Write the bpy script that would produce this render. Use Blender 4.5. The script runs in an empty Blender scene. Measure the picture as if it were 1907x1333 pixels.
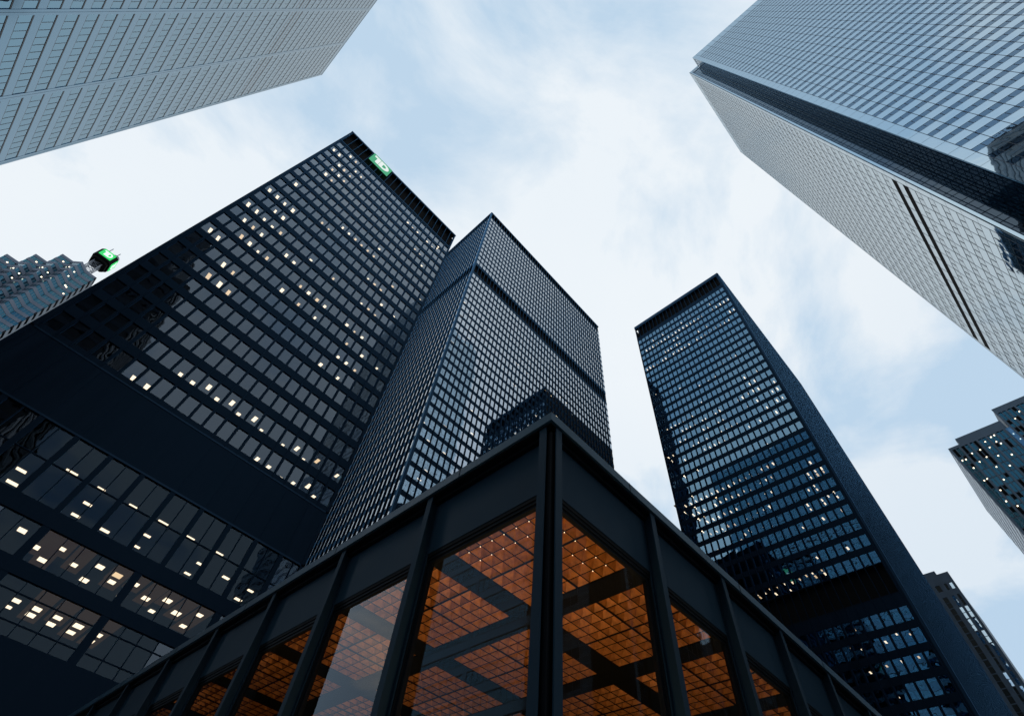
import bpy, math, random
from mathutils import Matrix, Vector

random.seed(7)
S = bpy.context.scene
COL = S.collection

# ------------------------------------------------------------------ camera
cam_d = bpy.data.cameras.new("camera")
cam = bpy.data.objects.new("camera", cam_d)
COL.objects.link(cam)
S.camera = cam
cam_d.sensor_width = 36.0
cam_d.lens = 17.829
cam_d.clip_start = 0.05
cam_d.clip_end = 6000
RW = [[0.676961, -0.731813, 0.078571], [0.634642, 0.526318, -0.565879], [0.372764, 0.432942, 0.820736]]
EYE = Vector((0, 0, 1.6))
m = Matrix((RW[0], [-a for a in RW[1]], [-a for a in RW[2]])).transposed().to_4x4()
m.translation = EYE
cam.matrix_world = m

# ------------------------------------------------------------------ sky, sun, exposure
SUN_EL, SUN_AZ = math.radians(9), math.radians(20)        # azimuth from +x towards +y
w = bpy.data.worlds.new("World")
S.world = w
w.use_nodes = True
nt = w.node_tree
nt.nodes.clear()
N = nt.nodes.new
L = nt.links.new
out = N('ShaderNodeOutputWorld')
bg = N('ShaderNodeBackground')
bg.inputs['Strength'].default_value = 0.1
sky = N('ShaderNodeTexSky')
sky.sky_type = 'NISHITA'
sky.sun_disc = False
sky.sun_elevation = SUN_EL
sky.sun_rotation = math.pi / 2 - SUN_AZ
tc = N('ShaderNodeTexCoord')
sep = N('ShaderNodeSeparateXYZ')
L(tc.outputs['Generated'], sep.inputs[0])


def wmath(op, a, b=None, clamp=False):
    n = N('ShaderNodeMath')
    n.operation = op
    n.use_clamp = clamp
    for i, x in enumerate((a, b)):
        if x is None:
            continue
        if isinstance(x, (int, float)):
            n.inputs[i].default_value = x
        else:
            L(x, n.inputs[i])
    return n.outputs[0]


zc = wmath('MAXIMUM', wmath('ADD', sep.outputs[2], 0.12), 0.05)
comb = N('ShaderNodeCombineXYZ')                          # cloud deck: the direction met with a high flat layer
L(wmath('DIVIDE', sep.outputs[0], zc), comb.inputs[0])
L(wmath('DIVIDE', sep.outputs[1], zc), comb.inputs[1])


def wnoise(scale, detail, rough, dist, off):
    mp = N('ShaderNodeMapping')
    L(comb.outputs[0], mp.inputs[0])
    mp.inputs['Location'].default_value = off
    n = N('ShaderNodeTexNoise')
    L(mp.outputs[0], n.inputs['Vector'])
    n.inputs['Scale'].default_value = scale
    n.inputs['Detail'].default_value = detail
    n.inputs['Roughness'].default_value = rough
    n.inputs['Distortion'].default_value = dist
    return n.outputs['Fac']


def wramp(fac, pts):
    r = N('ShaderNodeValToRGB')
    L(fac, r.inputs[0])
    e = r.color_ramp.elements
    while len(e) < len(pts):
        e.new(0.5)
    for q, (p, c) in zip(e, pts):
        q.position = p
        q.color = (*c, 1)
    return r.outputs[0]


def wmix(fac, a, b):
    n = N('ShaderNodeMix')
    n.data_type = 'RGBA'
    if isinstance(fac, (int, float)):
        n.inputs[0].default_value = fac
    else:
        L(fac, n.inputs[0])
    for i, x in ((6, a), (7, b)):
        if isinstance(x, tuple):
            n.inputs[i].default_value = (*x, 1)
        else:
            L(x, n.inputs[i])
    return n.outputs[2]


big = wnoise(0.85, 9, 0.52, 0.25, (3.7, 1.9, 0))
wisp = wnoise(2.6, 10, 0.6, 0.6, (9.1, 4.2, 1))
deck = wnoise(0.55, 6, 0.5, 0.2, (1.3, 7.7, 2))
cover = wramp(wmath('ADD', wmath('MULTIPLY', big, 0.75), wmath('MULTIPLY', wisp, 0.25)), [(0.445, (0, 0, 0)), (0.515, (1, 1, 1))])
cl = wramp(deck, [(0.30, (7.9, 8.7, 9.5)), (0.52, (8.8, 9.3, 9.7)), (0.70, (9.6, 9.8, 9.9))])
blue = wmix(0.86, sky.outputs[0], (5.9, 7.7, 9.5))                   # thin high overcast veils the blue
col = wmix(wmath('MULTIPLY', cover, 0.9), blue, cl)
dot = wmath('ADD', wmath('MULTIPLY', sep.outputs[0], 0.36), wmath('MULTIPLY', sep.outputs[1], 0.34))
dusk = N('ShaderNodeMapRange')                            # dusk: the sky away from the sunset is deeper and bluer low down
dusk.interpolation_type = 'SMOOTHSTEP'
L(wmath('ADD', sep.outputs[2], dot), dusk.inputs[0])
dusk.inputs[1].default_value = -0.10
dusk.inputs[2].default_value = 0.85
deep = wmix(cover, (2.5, 4.3, 7.0), (7.6, 8.2, 8.9))
west = N('ShaderNodeMapRange')                            # a greyer veil low in the west
west.interpolation_type = 'SMOOTHSTEP'
L(wmath('SUBTRACT', wmath('ADD', wmath('MULTIPLY', sep.outputs[0], 0.95), wmath('MULTIPLY', sep.outputs[1], -0.25)), wmath('MULTIPLY', sep.outputs[2], 0.35)), west.inputs[0])
west.inputs[1].default_value = 0.05
west.inputs[2].default_value = 0.75
col = wmix(wmath('MULTIPLY', west.outputs[0], 0.75), col, wmix(cover, (4.9, 6.5, 8.2), (6.6, 7.7, 8.8)))
col = wmix(dusk.outputs[0], deep, col)
L(col, bg.inputs['Color'])
L(bg.outputs[0], out.inputs[0])

sd = bpy.data.lights.new("sun", 'SUN')
sd.energy = 0.5
sd.angle = math.radians(20)
sd.color = (1, 0.93, 0.84)
sun = bpy.data.objects.new("sun", sd)
COL.objects.link(sun)
sv = Vector((math.cos(SUN_EL) * math.cos(SUN_AZ), math.cos(SUN_EL) * math.sin(SUN_AZ), math.sin(SUN_EL)))
sun.rotation_euler = sv.to_track_quat('Z', 'Y').to_euler()
sun.location = (0, 0, 400)

S.view_settings.view_transform = 'Standard'
S.view_settings.look = 'None'
S.view_settings.exposure = 0
S.view_settings.gamma = 1
S.cycles.use_denoising = True
S.cycles.max_bounces = 8
S.cycles.transparent_max_bounces = 12
S.cycles.sample_clamp_indirect = 4

# ------------------------------------------------------------------ materials


def mat(name):
    mm = bpy.data.materials.new(name)
    mm.use_nodes = True
    mm.node_tree.nodes.clear()
    return mm, mm.node_tree.nodes.new, mm.node_tree.links.new


def coords(n, l, scale):
    t = n('ShaderNodeTexCoord')
    mp = n('ShaderNodeMapping')
    l(t.outputs['Object'], mp.inputs[0])
    mp.inputs['Scale'].default_value = scale if isinstance(scale, tuple) else (scale,) * 3
    return mp.outputs[0]


def solid(name, c, rough=0.5, spec=0.5, metal=0.0, vary=0.15, scale=0.6, bump=0.0, streak=0.0, coat=0.0):
    mm, n, l = mat(name)
    o = n('ShaderNodeOutputMaterial')
    p = n('ShaderNodeBsdfPrincipled')
    l(p.outputs[0], o.inputs[0])
    tx = n('ShaderNodeTexNoise')
    tx.inputs['Scale'].default_value = 1
    tx.inputs['Detail'].default_value = 6
    l(coords(n, l, scale), tx.inputs['Vector'])
    fac = tx.outputs['Fac']
    if streak:                                            # rain streaks: noise stretched down the wall
        t2 = n('ShaderNodeTexNoise')
        t2.inputs['Scale'].default_value = 1
        t2.inputs['Detail'].default_value = 4
        l(coords(n, l, (2.2, 2.2, 0.07)), t2.inputs['Vector'])
        mx = n('ShaderNodeMix')
        mx.data_type = 'FLOAT'
        mx.inputs[0].default_value = streak
        l(fac, mx.inputs[2])
        l(t2.outputs['Fac'], mx.inputs[3])
        fac = mx.outputs[0]
    r = n('ShaderNodeValToRGB')
    l(fac, r.inputs[0])
    a, b = r.color_ramp.elements
    a.position, b.position = 0.3, 0.7
    a.color = (*[x * (1 - vary) for x in c], 1)
    b.color = (*[min(1, x * (1 + vary)) for x in c], 1)
    l(r.outputs[0], p.inputs['Base Color'])
    r2 = n('ShaderNodeMapRange')
    l(fac, r2.inputs[0])
    r2.inputs[3].default_value = max(0.03, rough - 0.1)
    r2.inputs[4].default_value = min(1, rough + 0.1)
    l(r2.outputs[0], p.inputs['Roughness'])
    p.inputs['Specular IOR Level'].default_value = spec
    p.inputs['Metallic'].default_value = metal
    if coat:
        p.inputs['Coat Weight'].default_value = coat
        p.inputs['Coat Roughness'].default_value = 0.03
        p.inputs['Coat IOR'].default_value = 2.2
    if bump:
        bp = n('ShaderNodeBump')
        bp.inputs['Strength'].default_value = bump
        bp.inputs['Distance'].default_value = 0.02
        l(fac, bp.inputs['Height'])
        l(bp.outputs[0], p.inputs['Normal'])
    return mm


def edge_tint(n, l, gl, tint):
    """mirror colour that pales towards glancing angles, as coated glass and polished steel do"""
    lw = n('ShaderNodeLayerWeight')
    mr = n('ShaderNodeMapRange')
    l(lw.outputs['Facing'], mr.inputs[0])
    mr.inputs[1].default_value = 0.45
    mr.inputs[2].default_value = 0.85
    mx = n('ShaderNodeMix')
    mx.data_type = 'RGBA'
    l(mr.outputs[0], mx.inputs[0])
    mx.inputs[6].default_value = (*tint, 1)
    mx.inputs[7].default_value = (0.20, 0.45, 0.75, 1) if tint[0] < 0.3 else (0.90, 0.97, 1.0, 1)
    l(mx.outputs[2], gl.inputs[0])


def glass(name, ior=1.9, tint=(0.5, 0.52, 0.55), gloss=(1, 1, 1), wave=0.02, wscale=0.45, panes=1.0):
    """a pane: see-through, mirror-like by Fresnel, slightly wavy like real float glass"""
    mm, n, l = mat(name)
    o = n('ShaderNodeOutputMaterial')
    mix = n('ShaderNodeMixShader')
    tr = n('ShaderNodeBsdfTransparent')
    gl = n('ShaderNodeBsdfGlossy')
    fr = n('ShaderNodeFresnel')
    fr.inputs[0].default_value = ior
    tr.inputs[0].default_value = (*tint, 1)
    edge_tint(n, l, gl, gloss)
    gl.inputs['Roughness'].default_value = 0.0
    tx = n('ShaderNodeTexNoise')
    tx.inputs['Scale'].default_value = wscale
    tx.inputs['Detail'].default_value = 1.5
    l(coords(n, l, 1.0), tx.inputs['Vector'])
    bp = n('ShaderNodeBump')
    bp.inputs['Strength'].default_value = 1.0
    bp.inputs['Distance'].default_value = wave
    l(tx.outputs['Fac'], bp.inputs['Height'])
    l(bp.outputs[0], gl.inputs['Normal'])
    mu = n('ShaderNodeMath')                              # several panes behind one another mirror more than one
    mu.operation = 'MULTIPLY'
    mu.use_clamp = True
    mu.inputs[1].default_value = panes
    l(fr.outputs[0], mu.inputs[0])
    l(mu.outputs[0], mix.inputs[0])
    l(tr.outputs[0], mix.inputs[1])
    l(gl.outputs[0], mix.inputs[2])
    l(mix.outputs[0], o.inputs[0])
    return mm


def enamel(name, base, tint, ior, rough=0.1, vary=0.12, scale=0.3, wave=0.0, stretch=(1, 1, 1)):
    """dark body under a mirror-like skin (enamelled glass, painted or polished steel): reflects by Fresnel"""
    mm, n, l = mat(name)
    o = n('ShaderNodeOutputMaterial')
    mix = n('ShaderNodeMixShader')
    df = n('ShaderNodeBsdfDiffuse')
    gl = n('ShaderNodeBsdfGlossy')
    fr = n('ShaderNodeFresnel')
    fr.inputs[0].default_value = ior
    tx = n('ShaderNodeTexNoise')
    tx.inputs['Scale'].default_value = scale
    tx.inputs['Detail'].default_value = 5
    l(coords(n, l, stretch), tx.inputs['Vector'])
    r = n('ShaderNodeValToRGB')
    l(tx.outputs['Fac'], r.inputs[0])
    a, c = r.color_ramp.elements
    a.position, c.position = 0.3, 0.7
    a.color = (*[x * (1 - vary) for x in base], 1)
    c.color = (*[x * (1 + vary) for x in base], 1)
    l(r.outputs[0], df.inputs[0])
    edge_tint(n, l, gl, tint)
    mr = n('ShaderNodeMapRange')
    l(tx.outputs['Fac'], mr.inputs[0])
    mr.inputs[3].default_value = rough * 0.7
    mr.inputs[4].default_value = rough * 1.3
    l(mr.outputs[0], gl.inputs['Roughness'])
    if wave:
        t2 = n('ShaderNodeTexNoise')
        t2.inputs['Scale'].default_value = 0.35
        t2.inputs['Detail'].default_value = 1.5
        l(coords(n, l, 1.0), t2.inputs['Vector'])
        bp = n('ShaderNodeBump')
        bp.inputs['Distance'].default_value = wave
        l(t2.outputs['Fac'], bp.inputs['Height'])
        l(bp.outputs[0], gl.inputs['Normal'])
    l(fr.outputs[0], mix.inputs[0])
    l(df.outputs[0], mix.inputs[1])
    l(gl.outputs[0], mix.inputs[2])
    l(mix.outputs[0], o.inputs[0])
    return mm


def glow(name, c, s):
    mm, n, l = mat(name)
    o = n('ShaderNodeOutputMaterial')
    e = n('ShaderNodeEmission')
    e.inputs[0].default_value = (*c, 1)
    e.inputs[1].default_value = s
    l(e.outputs[0], o.inputs[0])
    return mm


M = dict(
    steel=enamel('black_steel', (0.0035, 0.005, 0.008), (0.25, 0.58, 1.0), 1.25, 0.4, 0.4, 0.5, stretch=(2, 2, 0.15)),
    fin=enamel('black_steel_fin', (0.007, 0.012, 0.02), (0.25, 0.58, 1.0), 1.38, 0.35, 0.3, 0.5, stretch=(2, 2, 0.15)),
    void=solid('louvre_black', (0.004, 0.004, 0.004), 0.8, 0.1),
    room=solid('dark_interior', (0.02, 0.018, 0.016), 0.8, 0.1),
    blind=solid('pale_blind', (0.6, 0.55, 0.46), 0.8, 0.2),
    paint=solid('navy_painted_steel', (0.009, 0.026, 0.042), 0.5, 0.15, vary=0.10, scale=0.9, bump=0.05, streak=0.35),
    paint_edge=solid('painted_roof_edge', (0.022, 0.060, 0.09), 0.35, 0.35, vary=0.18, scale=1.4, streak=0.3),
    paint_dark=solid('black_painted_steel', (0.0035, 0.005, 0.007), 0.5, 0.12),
    lead=enamel('stainless_cladding', (0.030, 0.065, 0.095), (0.42, 0.74, 1.0), 4.0, 0.14, 0.12, 0.25, stretch=(1, 1, 0.3)),
    dark_gloss=solid('dark_gloss_coat', (0.015, 0.025, 0.04), 0.25, 0.5),  # its strips also paint the shadow lines at the pale tower's panes
    white=enamel('white_glass_panel', (0.08, 0.15, 0.20), (0.72, 0.90, 1.0), 12.0, 0.02, 0.06, 0.15, wave=0.012),
    joint=solid('panel_joint', (0.10, 0.12, 0.15), 0.6, 0.3),
    granite=solid('grey_granite', (0.09, 0.125, 0.165), 0.6, 0.4, vary=0.15, scale=0.3, streak=0.3),
    granite_dark=solid('dark_granite', (0.045, 0.07, 0.10), 0.5, 0.4, vary=0.2, scale=0.3),
    stone=solid('pale_stone', (0.17, 0.20, 0.25), 0.7, 0.3, vary=0.1, scale=0.3),
    bronze=solid('bronze_ceiling_tile', (0.40, 0.145, 0.026), 0.4, 0.4, metal=0.35, vary=0.30, scale=9),
    slat=solid('black_ceiling_slat', (0.003, 0.003, 0.003), 0.6, 0.1),
    lattice=solid('grey_steel', (0.30, 0.32, 0.35), 0.5, 0.4),
    pave=solid('granite_paving', (0.22, 0.22, 0.22), 0.7, 0.3, scale=1.5),
    asphalt=solid('asphalt', (0.05, 0.05, 0.052), 0.85, 0.3, scale=3, bump=0.2),
    line=solid('road_paint', (0.75, 0.75, 0.72), 0.6, 0.3),
    g_black=glass('grey_tinted_glass', 1.5, (0.42, 0.42, 0.42), (0.66, 0.82, 1.0), wave=0.012, panes=2.2),
    g_base=glass('dark_base_glass', 1.33, (0.42, 0.42, 0.42), (0.55, 0.78, 1.0), wave=0.012, panes=1.6),
    g_ribbed=glass('dark_reflective_glass', 6.0, (0.40, 0.40, 0.40), (0.74, 0.86, 1.0), wave=0.010),
    g_azure=glass('blue_tinted_dark_glass', 3.6, (0.45, 0.45, 0.45), (0.42, 0.74, 1.0), wave=0.012),
    g_pale=glass('blue_grey_glass', 4.2, (0.2, 0.3, 0.4), (0.36, 0.74, 1.0), wave=0.006),
    g_blue=glass('blue_glass', 3.2, (0.25, 0.40, 0.58), (0.38, 0.68, 1.0), wave=0.012),
    g_sky=glass('pale_mirror_glass', 10.0, (0.25, 0.40, 0.5), (0.72, 0.90, 1.0), wave=0.012),
    g_clear=glass('clear_plate_glass', 1.52, (0.78, 0.80, 0.80), wave=0.004, wscale=0.3),
    g_teal=glass('teal_glass', 2.3, (0.2, 0.4, 0.5), (0.30, 0.78, 1.0), wave=0.01),
    g_mirror=glass('corner_glass', 1.9, (0.2, 0.25, 0.3), (0.6, 0.8, 1.0), wave=0.01),
    lamp=glow('warm_lamp', (1.0, 0.82, 0.58), 3.6),
    lamp_mid=glow('amber_lamp', (1.0, 0.72, 0.42), 2.2),
    amber=glow('ceiling_lamplight_glow', (1.0, 0.55, 0.25), 0.055),  # faint emission standing in for lamplight spread over room ceilings
    lamp_dim=glow('warm_lamp_dim', (1.0, 0.60, 0.28), 1.0),
    bulb=glow('bulb', (1.0, 0.76, 0.45), 3.5),
    sign=glow('backlit_green_sign', (0.10, 0.47, 0.26), 0.85),
    sign_white=glow('backlit_white_letter', (0.86, 0.95, 0.93), 0.95),
    sign_lit=glow('lit_green_sign', (0.06, 0.75, 0.20), 1.0),
    sign_lit_w=glow('lit_white_letter', (0.75, 1.0, 0.85), 1.3),
)
M['lamp_room'] = solid('painted_lit_ceiling', (0.30, 0.27, 0.22), 0.8, 0.2)

# ------------------------------------------------------------------ mesh helpers


class MB:
    def __init__(s):
        s.v, s.f = [], []

    def quad(s, a, b, c, d):
        k = len(s.v)
        s.v += [a, b, c, d]
        s.f.append((k, k + 1, k + 2, k + 3))

    def tri(s, a, b, c):
        k = len(s.v)
        s.v += [a, b, c]
        s.f.append((k, k + 1, k + 2))

    def hexa(s, p):                                       # p: 4 bottom (ccw from above) then 4 top
        k = len(s.v)
        s.v += p
        for q in ((3, 2, 1, 0), (4, 5, 6, 7), (0, 1, 5, 4), (1, 2, 6, 5), (2, 3, 7, 6), (3, 0, 4, 7)):
            s.f.append(tuple(k + i for i in q))

    def box(s, x0, x1, y0, y1, z0, z1):
        s.hexa([(x0, y0, z0), (x1, y0, z0), (x1, y1, z0), (x0, y1, z0), (x0, y0, z1), (x1, y0, z1), (x1, y1, z1), (x0, y1, z1)])

    def prism(s, poly, z0, z1):                           # poly ccw from above
        k = len(s.v)
        q = len(poly)
        s.v += [(x, y, z0) for x, y in poly] + [(x, y, z1) for x, y in poly]
        s.f.append(tuple(k + i for i in reversed(range(q))))
        s.f.append(tuple(k + q + i for i in range(q)))
        for i in range(q):
            j = (i + 1) % q
            s.f.append((k + i, k + j, k + q + j, k + q + i))

    def bar(s, a, b, r):                                  # square bar between two points
        a, b = Vector(a), Vector(b)
        d = (b - a).normalized()
        e = d.orthogonal().normalized() * r
        g = d.cross(e.normalized()) * r
        s.hexa([tuple(a + e + g), tuple(a - e + g), tuple(a - e - g), tuple(a + e - g),
                tuple(b + e + g), tuple(b - e + g), tuple(b - e - g), tuple(b + e - g)])

    def octa(s, c, r):
        x, y, z = c
        k = len(s.v)
        s.v += [(x + r, y, z), (x - r, y, z), (x, y + r, z), (x, y - r, z), (x, y, z + r), (x, y, z - r)]
        for q in ((0, 2, 4), (2, 1, 4), (1, 3, 4), (3, 0, 4), (2, 0, 5), (1, 2, 5), (3, 1, 5), (0, 3, 5)):
            s.f.append(tuple(k + i for i in q))

    def build(s, name, m, parent=None):
        o0 = root_loc(parent)
        me = bpy.data.meshes.new(name)
        me.from_pydata([(x - o0[0], y - o0[1], z - o0[2]) for x, y, z in s.v], [], s.f)
        me.materials.append(m)
        ob = bpy.data.objects.new(name, me)
        COL.objects.link(ob)
        if parent is not None:
            ob.parent = parent
        return ob


def root_loc(p):
    v = Vector((0, 0, 0))
    while p is not None:
        v += p.location
        p = p.parent
    return v


def thing(name, loc, label, cat, group=None):
    o = bpy.data.objects.new(name, None)
    COL.objects.link(o)
    o.location = loc
    o['label'] = label
    o['category'] = cat
    if group:
        o['group'] = group
    return o


def setting(name, mb, m):
    o = mb.build(name, m)
    o['kind'] = 'structure'
    return o


class Face:
    """one upright facade plane: u runs along it, d outward"""

    def __init__(s, x, y, ux, uy, nx, ny):
        s.o, s.u, s.n = (x, y), (ux, uy), (nx, ny)
        s.ccw = (ux * ny - uy * nx) < 0                   # u to the right when seen from outside

    def p(s, u, d, z):
        return (s.o[0] + s.u[0] * u + s.n[0] * d, s.o[1] + s.u[1] * u + s.n[1] * d, z)

    def box(s, mb, u0, u1, d0, d1, z0, z1):
        q = [s.p(u0, d0, z0), s.p(u0, d1, z0), s.p(u1, d1, z0), s.p(u1, d0, z0)]
        if s.ccw:
            q = [q[0], q[3], q[2], q[1]]
            q = q[::-1] if False else q
        a, b, c = Vector(q[0]), Vector(q[1]), Vector(q[2])
        if (b - a).cross(c - b).z < 0:
            q = q[::-1]
        mb.hexa(q + [(x, y, z1) for x, y, z in q])

    def pane(s, mb, u0, u1, d, z0, z1, t=0.004):
        e = [random.uniform(-t, t) for _ in range(3)]
        a, b = s.p(u0, d + e[0], z0), s.p(u1, d + e[1], z0)
        c, f = s.p(u1, d + e[2] + e[1], z1), s.p(u0, d + e[2] + e[0], z1)
        if s.ccw:
            mb.quad(a, b, c, f)
        else:
            mb.quad(b, a, f, c)


BLOCK = [(4.9, 60, 4.3, 60, 0, 9.2), (-15.5, 20.1, 53.9, 90, 0, 133), (37.3, 114, 70.6, 107, 0, 223), (103.6, 168, 9.5, 46.5, 0, 183),
         (-110, -50.5, 32, 88.9, 0, 239), (64.4, 118, -100, -30.2, 0, 298), (59.7, 118, -106, -34.8, 0, 298)]


def hidden(p):
    d = [p[i] - EYE[i] for i in range(3)]
    for b in BLOCK:
        t0, t1 = 0.0, 0.995
        for i in range(3):
            lo, hi = b[2 * i] + 0.05, b[2 * i + 1] - 0.05
            if abs(d[i]) < 1e-9:
                if not lo < EYE[i] < hi:
                    t1 = -1
                continue
            a, c = (lo - EYE[i]) / d[i], (hi - EYE[i]) / d[i]
            if a > c:
                a, c = c, a
            t0, t1 = max(t0, a), min(t1, c)
        if t0 < t1 - 1e-4:
            return True
    return False


def shot(p):
    v = Vector(p) - EYE
    c = [sum(RW[k][i] * v[i] for i in range(3)) for k in range(3)]
    if c[2] <= 0.01:
        return None
    return (953.5 + c[0] / c[2] * 944.44, 666.5 + c[1] / c[2] * 944.44)


def show_area(poly, out):
    """pixels a flat shape covers in the photograph; 0 when off the frame or behind a nearer building"""
    q = [shot(p) for p in poly]
    if None in q:
        return 0
    cx, cy = sum(a for a, b in q) / len(q), sum(b for a, b in q) / len(q)
    if not (-10 < cx < 1917 and -10 < cy < 1343):
        return 0
    mid = [sum(p[i] for p in poly) / len(poly) + out[i] * 0.5 for i in range(3)]
    if hidden(mid):
        return 0
    return abs(sum(q[i - 1][0] * q[i][1] - q[i][0] * q[i - 1][1] for i in range(len(q)))) / 2


class Parts:
    """collects repeats of one part; the 100 that show largest become parts of their own, the rest one stuff part"""

    def __init__(s, name, m, parent, most=100):
        s.name, s.m, s.parent, s.most, s.items = name, m, parent, most, []

    def add(s, mb, poly, out, m=None):
        mb.m = m or s.m
        s.items.append((show_area(poly, out), len(s.items), mb))

    def finish(s):
        s.items.sort(key=lambda a: (-a[0], a[1]))
        rest = MB()
        k = 0
        for a, _, mb in s.items:
            if k < s.most and a > 1.0:
                mb.build(s.name, mb.m, s.parent)
                k += 1
            else:
                q = len(rest.v)
                rest.v += mb.v
                rest.f += [tuple(i + q for i in fc) for fc in mb.f]
        if rest.v:
            o = rest.build(s.name, s.m, s.parent)
            if len(s.items) - k > 1:
                o['kind'] = 'stuff'


def window_grid(F, parts, us, zs, d=-0.12, t=0.004, skip=None):
    for z0, z1 in zs:
        for u0, u1 in us:
            if skip and skip(u0, z0):
                continue
            mb = MB()
            F.pane(mb, u0, u1, d, z0, z1, t)
            parts.add(mb, [F.p(u0, d, z0), F.p(u1, d, z0), F.p(u1, d, z1), F.p(u0, d, z1)], (F.n[0], F.n[1], 0))


LAMP_RNG = random.Random(11)


def lamps(F, parts, data, off, rows, lu, ld, dz=0.06, flip=False, room=None):
    for item in data.split():
        a, b, r = (int(x) for x in item.split(','))
        u, dep, z = a / 10 - off, b / 10, rows[r][1] + dz
        if flip:
            u = -u
        q = LAMP_RNG.random()
        s = 0.75 + 0.45 * LAMP_RNG.random()
        if room is not None and LAMP_RNG.random() < 0.75:
            F.box(room, u - 0.72, u + 0.72, -dep - 1.6, -0.28, z - 0.006, z - 0.002)  # glowing sheet in place of lamplight on the ceiling
        mb = MB()
        F.box(mb, u - lu * s / 2, u + lu * s / 2, -dep - ld * s / 2, -dep + ld * s / 2, z - 0.05, z - 0.008)
        parts.add(mb, [F.p(u - lu / 2, -dep - ld / 2, z), F.p(u + lu / 2, -dep - ld / 2, z), F.p(u + lu / 2, -dep + ld / 2, z), F.p(u - lu / 2, -dep + ld / 2, z)], (F.n[0] * 5, F.n[1] * 5, -.5),
                  M['lamp_mid'] if q < 0.28 else M['lamp'])


LA='-144,11,1 -129,10,1 -113,11,0 -97,11,0 -112,12,2 -113,12,3 -98,12,2 -81,11,1 -113,12,4 -96,12,3 -81,12,2 -65,12,1 -97,13,4 -81,13,3 -129,13,7 -145,14,9 -129,14,9 -113,14,9 -96,14,9 -144,14,11 -128,13,11 -112,14,10 -128,16,12 -112,17,11 -96,15,10 -112,16,12 -142,14,14 -128,16,14 -111,16,13 -96,16,12 -80,16,11 -96,17,13 -48,15,8 -32,16,8 -16,14,7 0,15,7 16,15,7 32,16,7 48,15,7 64,15,7 64,16,6 80,14,1 96,14,1 112,14,1 144,15,1 161,15,1 172,3,1 193,15,0 128,15,3 144,16,3 161,14,4 -48,16,12 -32,19,12 32,17,11 -15,18,14 1,18,13 17,19,13 34,19,13 50,19,13 81,17,9 97,18,9 113,18,9 129,17,8 97,19,11 113,19,11 129,19,11 129,18,10 194,18,7 162,19,10 17,19,14 49,19,14 -64,17,13 -80,19,13 -16,20,11 -96,19,11 -95,17,15 -79,18,15 -95,17,16 -78,17,16 -63,19,16 -61,31,21 -45,31,21 -30,30,20 -14,31,20 3,19,20 19,31,20 35,19,20 50,32,20 68,20,20 84,33,20 117,33,20 133,21,20 100,32,21 117,34,21 138,39,21 154,34,21 170,21,21 186,35,21 164,19,20 198,21,20 150,34,20 97,20,13 114,20,13 130,20,13 114,20,14 114,22,15 98,22,16 130,21,15 148,22,15 146,21,14 131,22,16 179,21,14'
LAL='-72,100,0 -72,130,0 -36,60,0 -6,60,0 -6,97,0 -7,129,0 -28,26,1 28,60,0 61,60,0 93,60,0 60,97,0 61,128,0 25,129,0 127,60,0 124,97,0 124,129,0 157,97,0 190,97,0 191,128,0 -12,42,1 5,24,1 -1,59,1 21,41,1 38,23,1 37,59,1 54,23,1 55,39,1 71,23,1 71,56,1 88,39,1 103,24,1 102,57,1 119,39,1 135,22,1 135,57,1 6,44,2 5,62,2 22,43,2 22,59,2 39,42,2 39,60,2 56,41,2 56,59,2 73,41,2 73,59,2'
LB='387,13,5 387,14,6 411,15,5 418,14,5 411,15,6 419,14,6 394,15,7 404,15,7 388,17,9 395,16,9 404,16,9 435,15,8 444,15,8 452,16,8 460,15,8 388,17,10 397,16,10 404,17,10 413,17,10 420,18,10 430,16,10 437,16,10 388,16,11 396,16,11 404,17,11 414,17,11 437,15,9 459,17,9 493,18,9 525,16,8 524,17,9 605,16,5 621,16,6 636,3,7 683,3,7 734,16,6 556,17,8 588,16,8 621,17,8 638,17,8 606,17,10 622,18,10 638,18,10 654,18,10 635,3,10 687,17,9 606,18,11 685,17,10 702,17,10 718,17,10 734,18,10 751,17,10 685,18,11 782,17,9 776,3,7 808,3,7 824,3,6 855,3,6 887,3,6 810,17,9 820,7,9 835,6,9 745,12,11 402,23,19 446,21,19 415,21,21 463,21,21 432,24,23 525,16,18 559,21,17 538,19,16 418,18,24 511,18,16'
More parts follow.
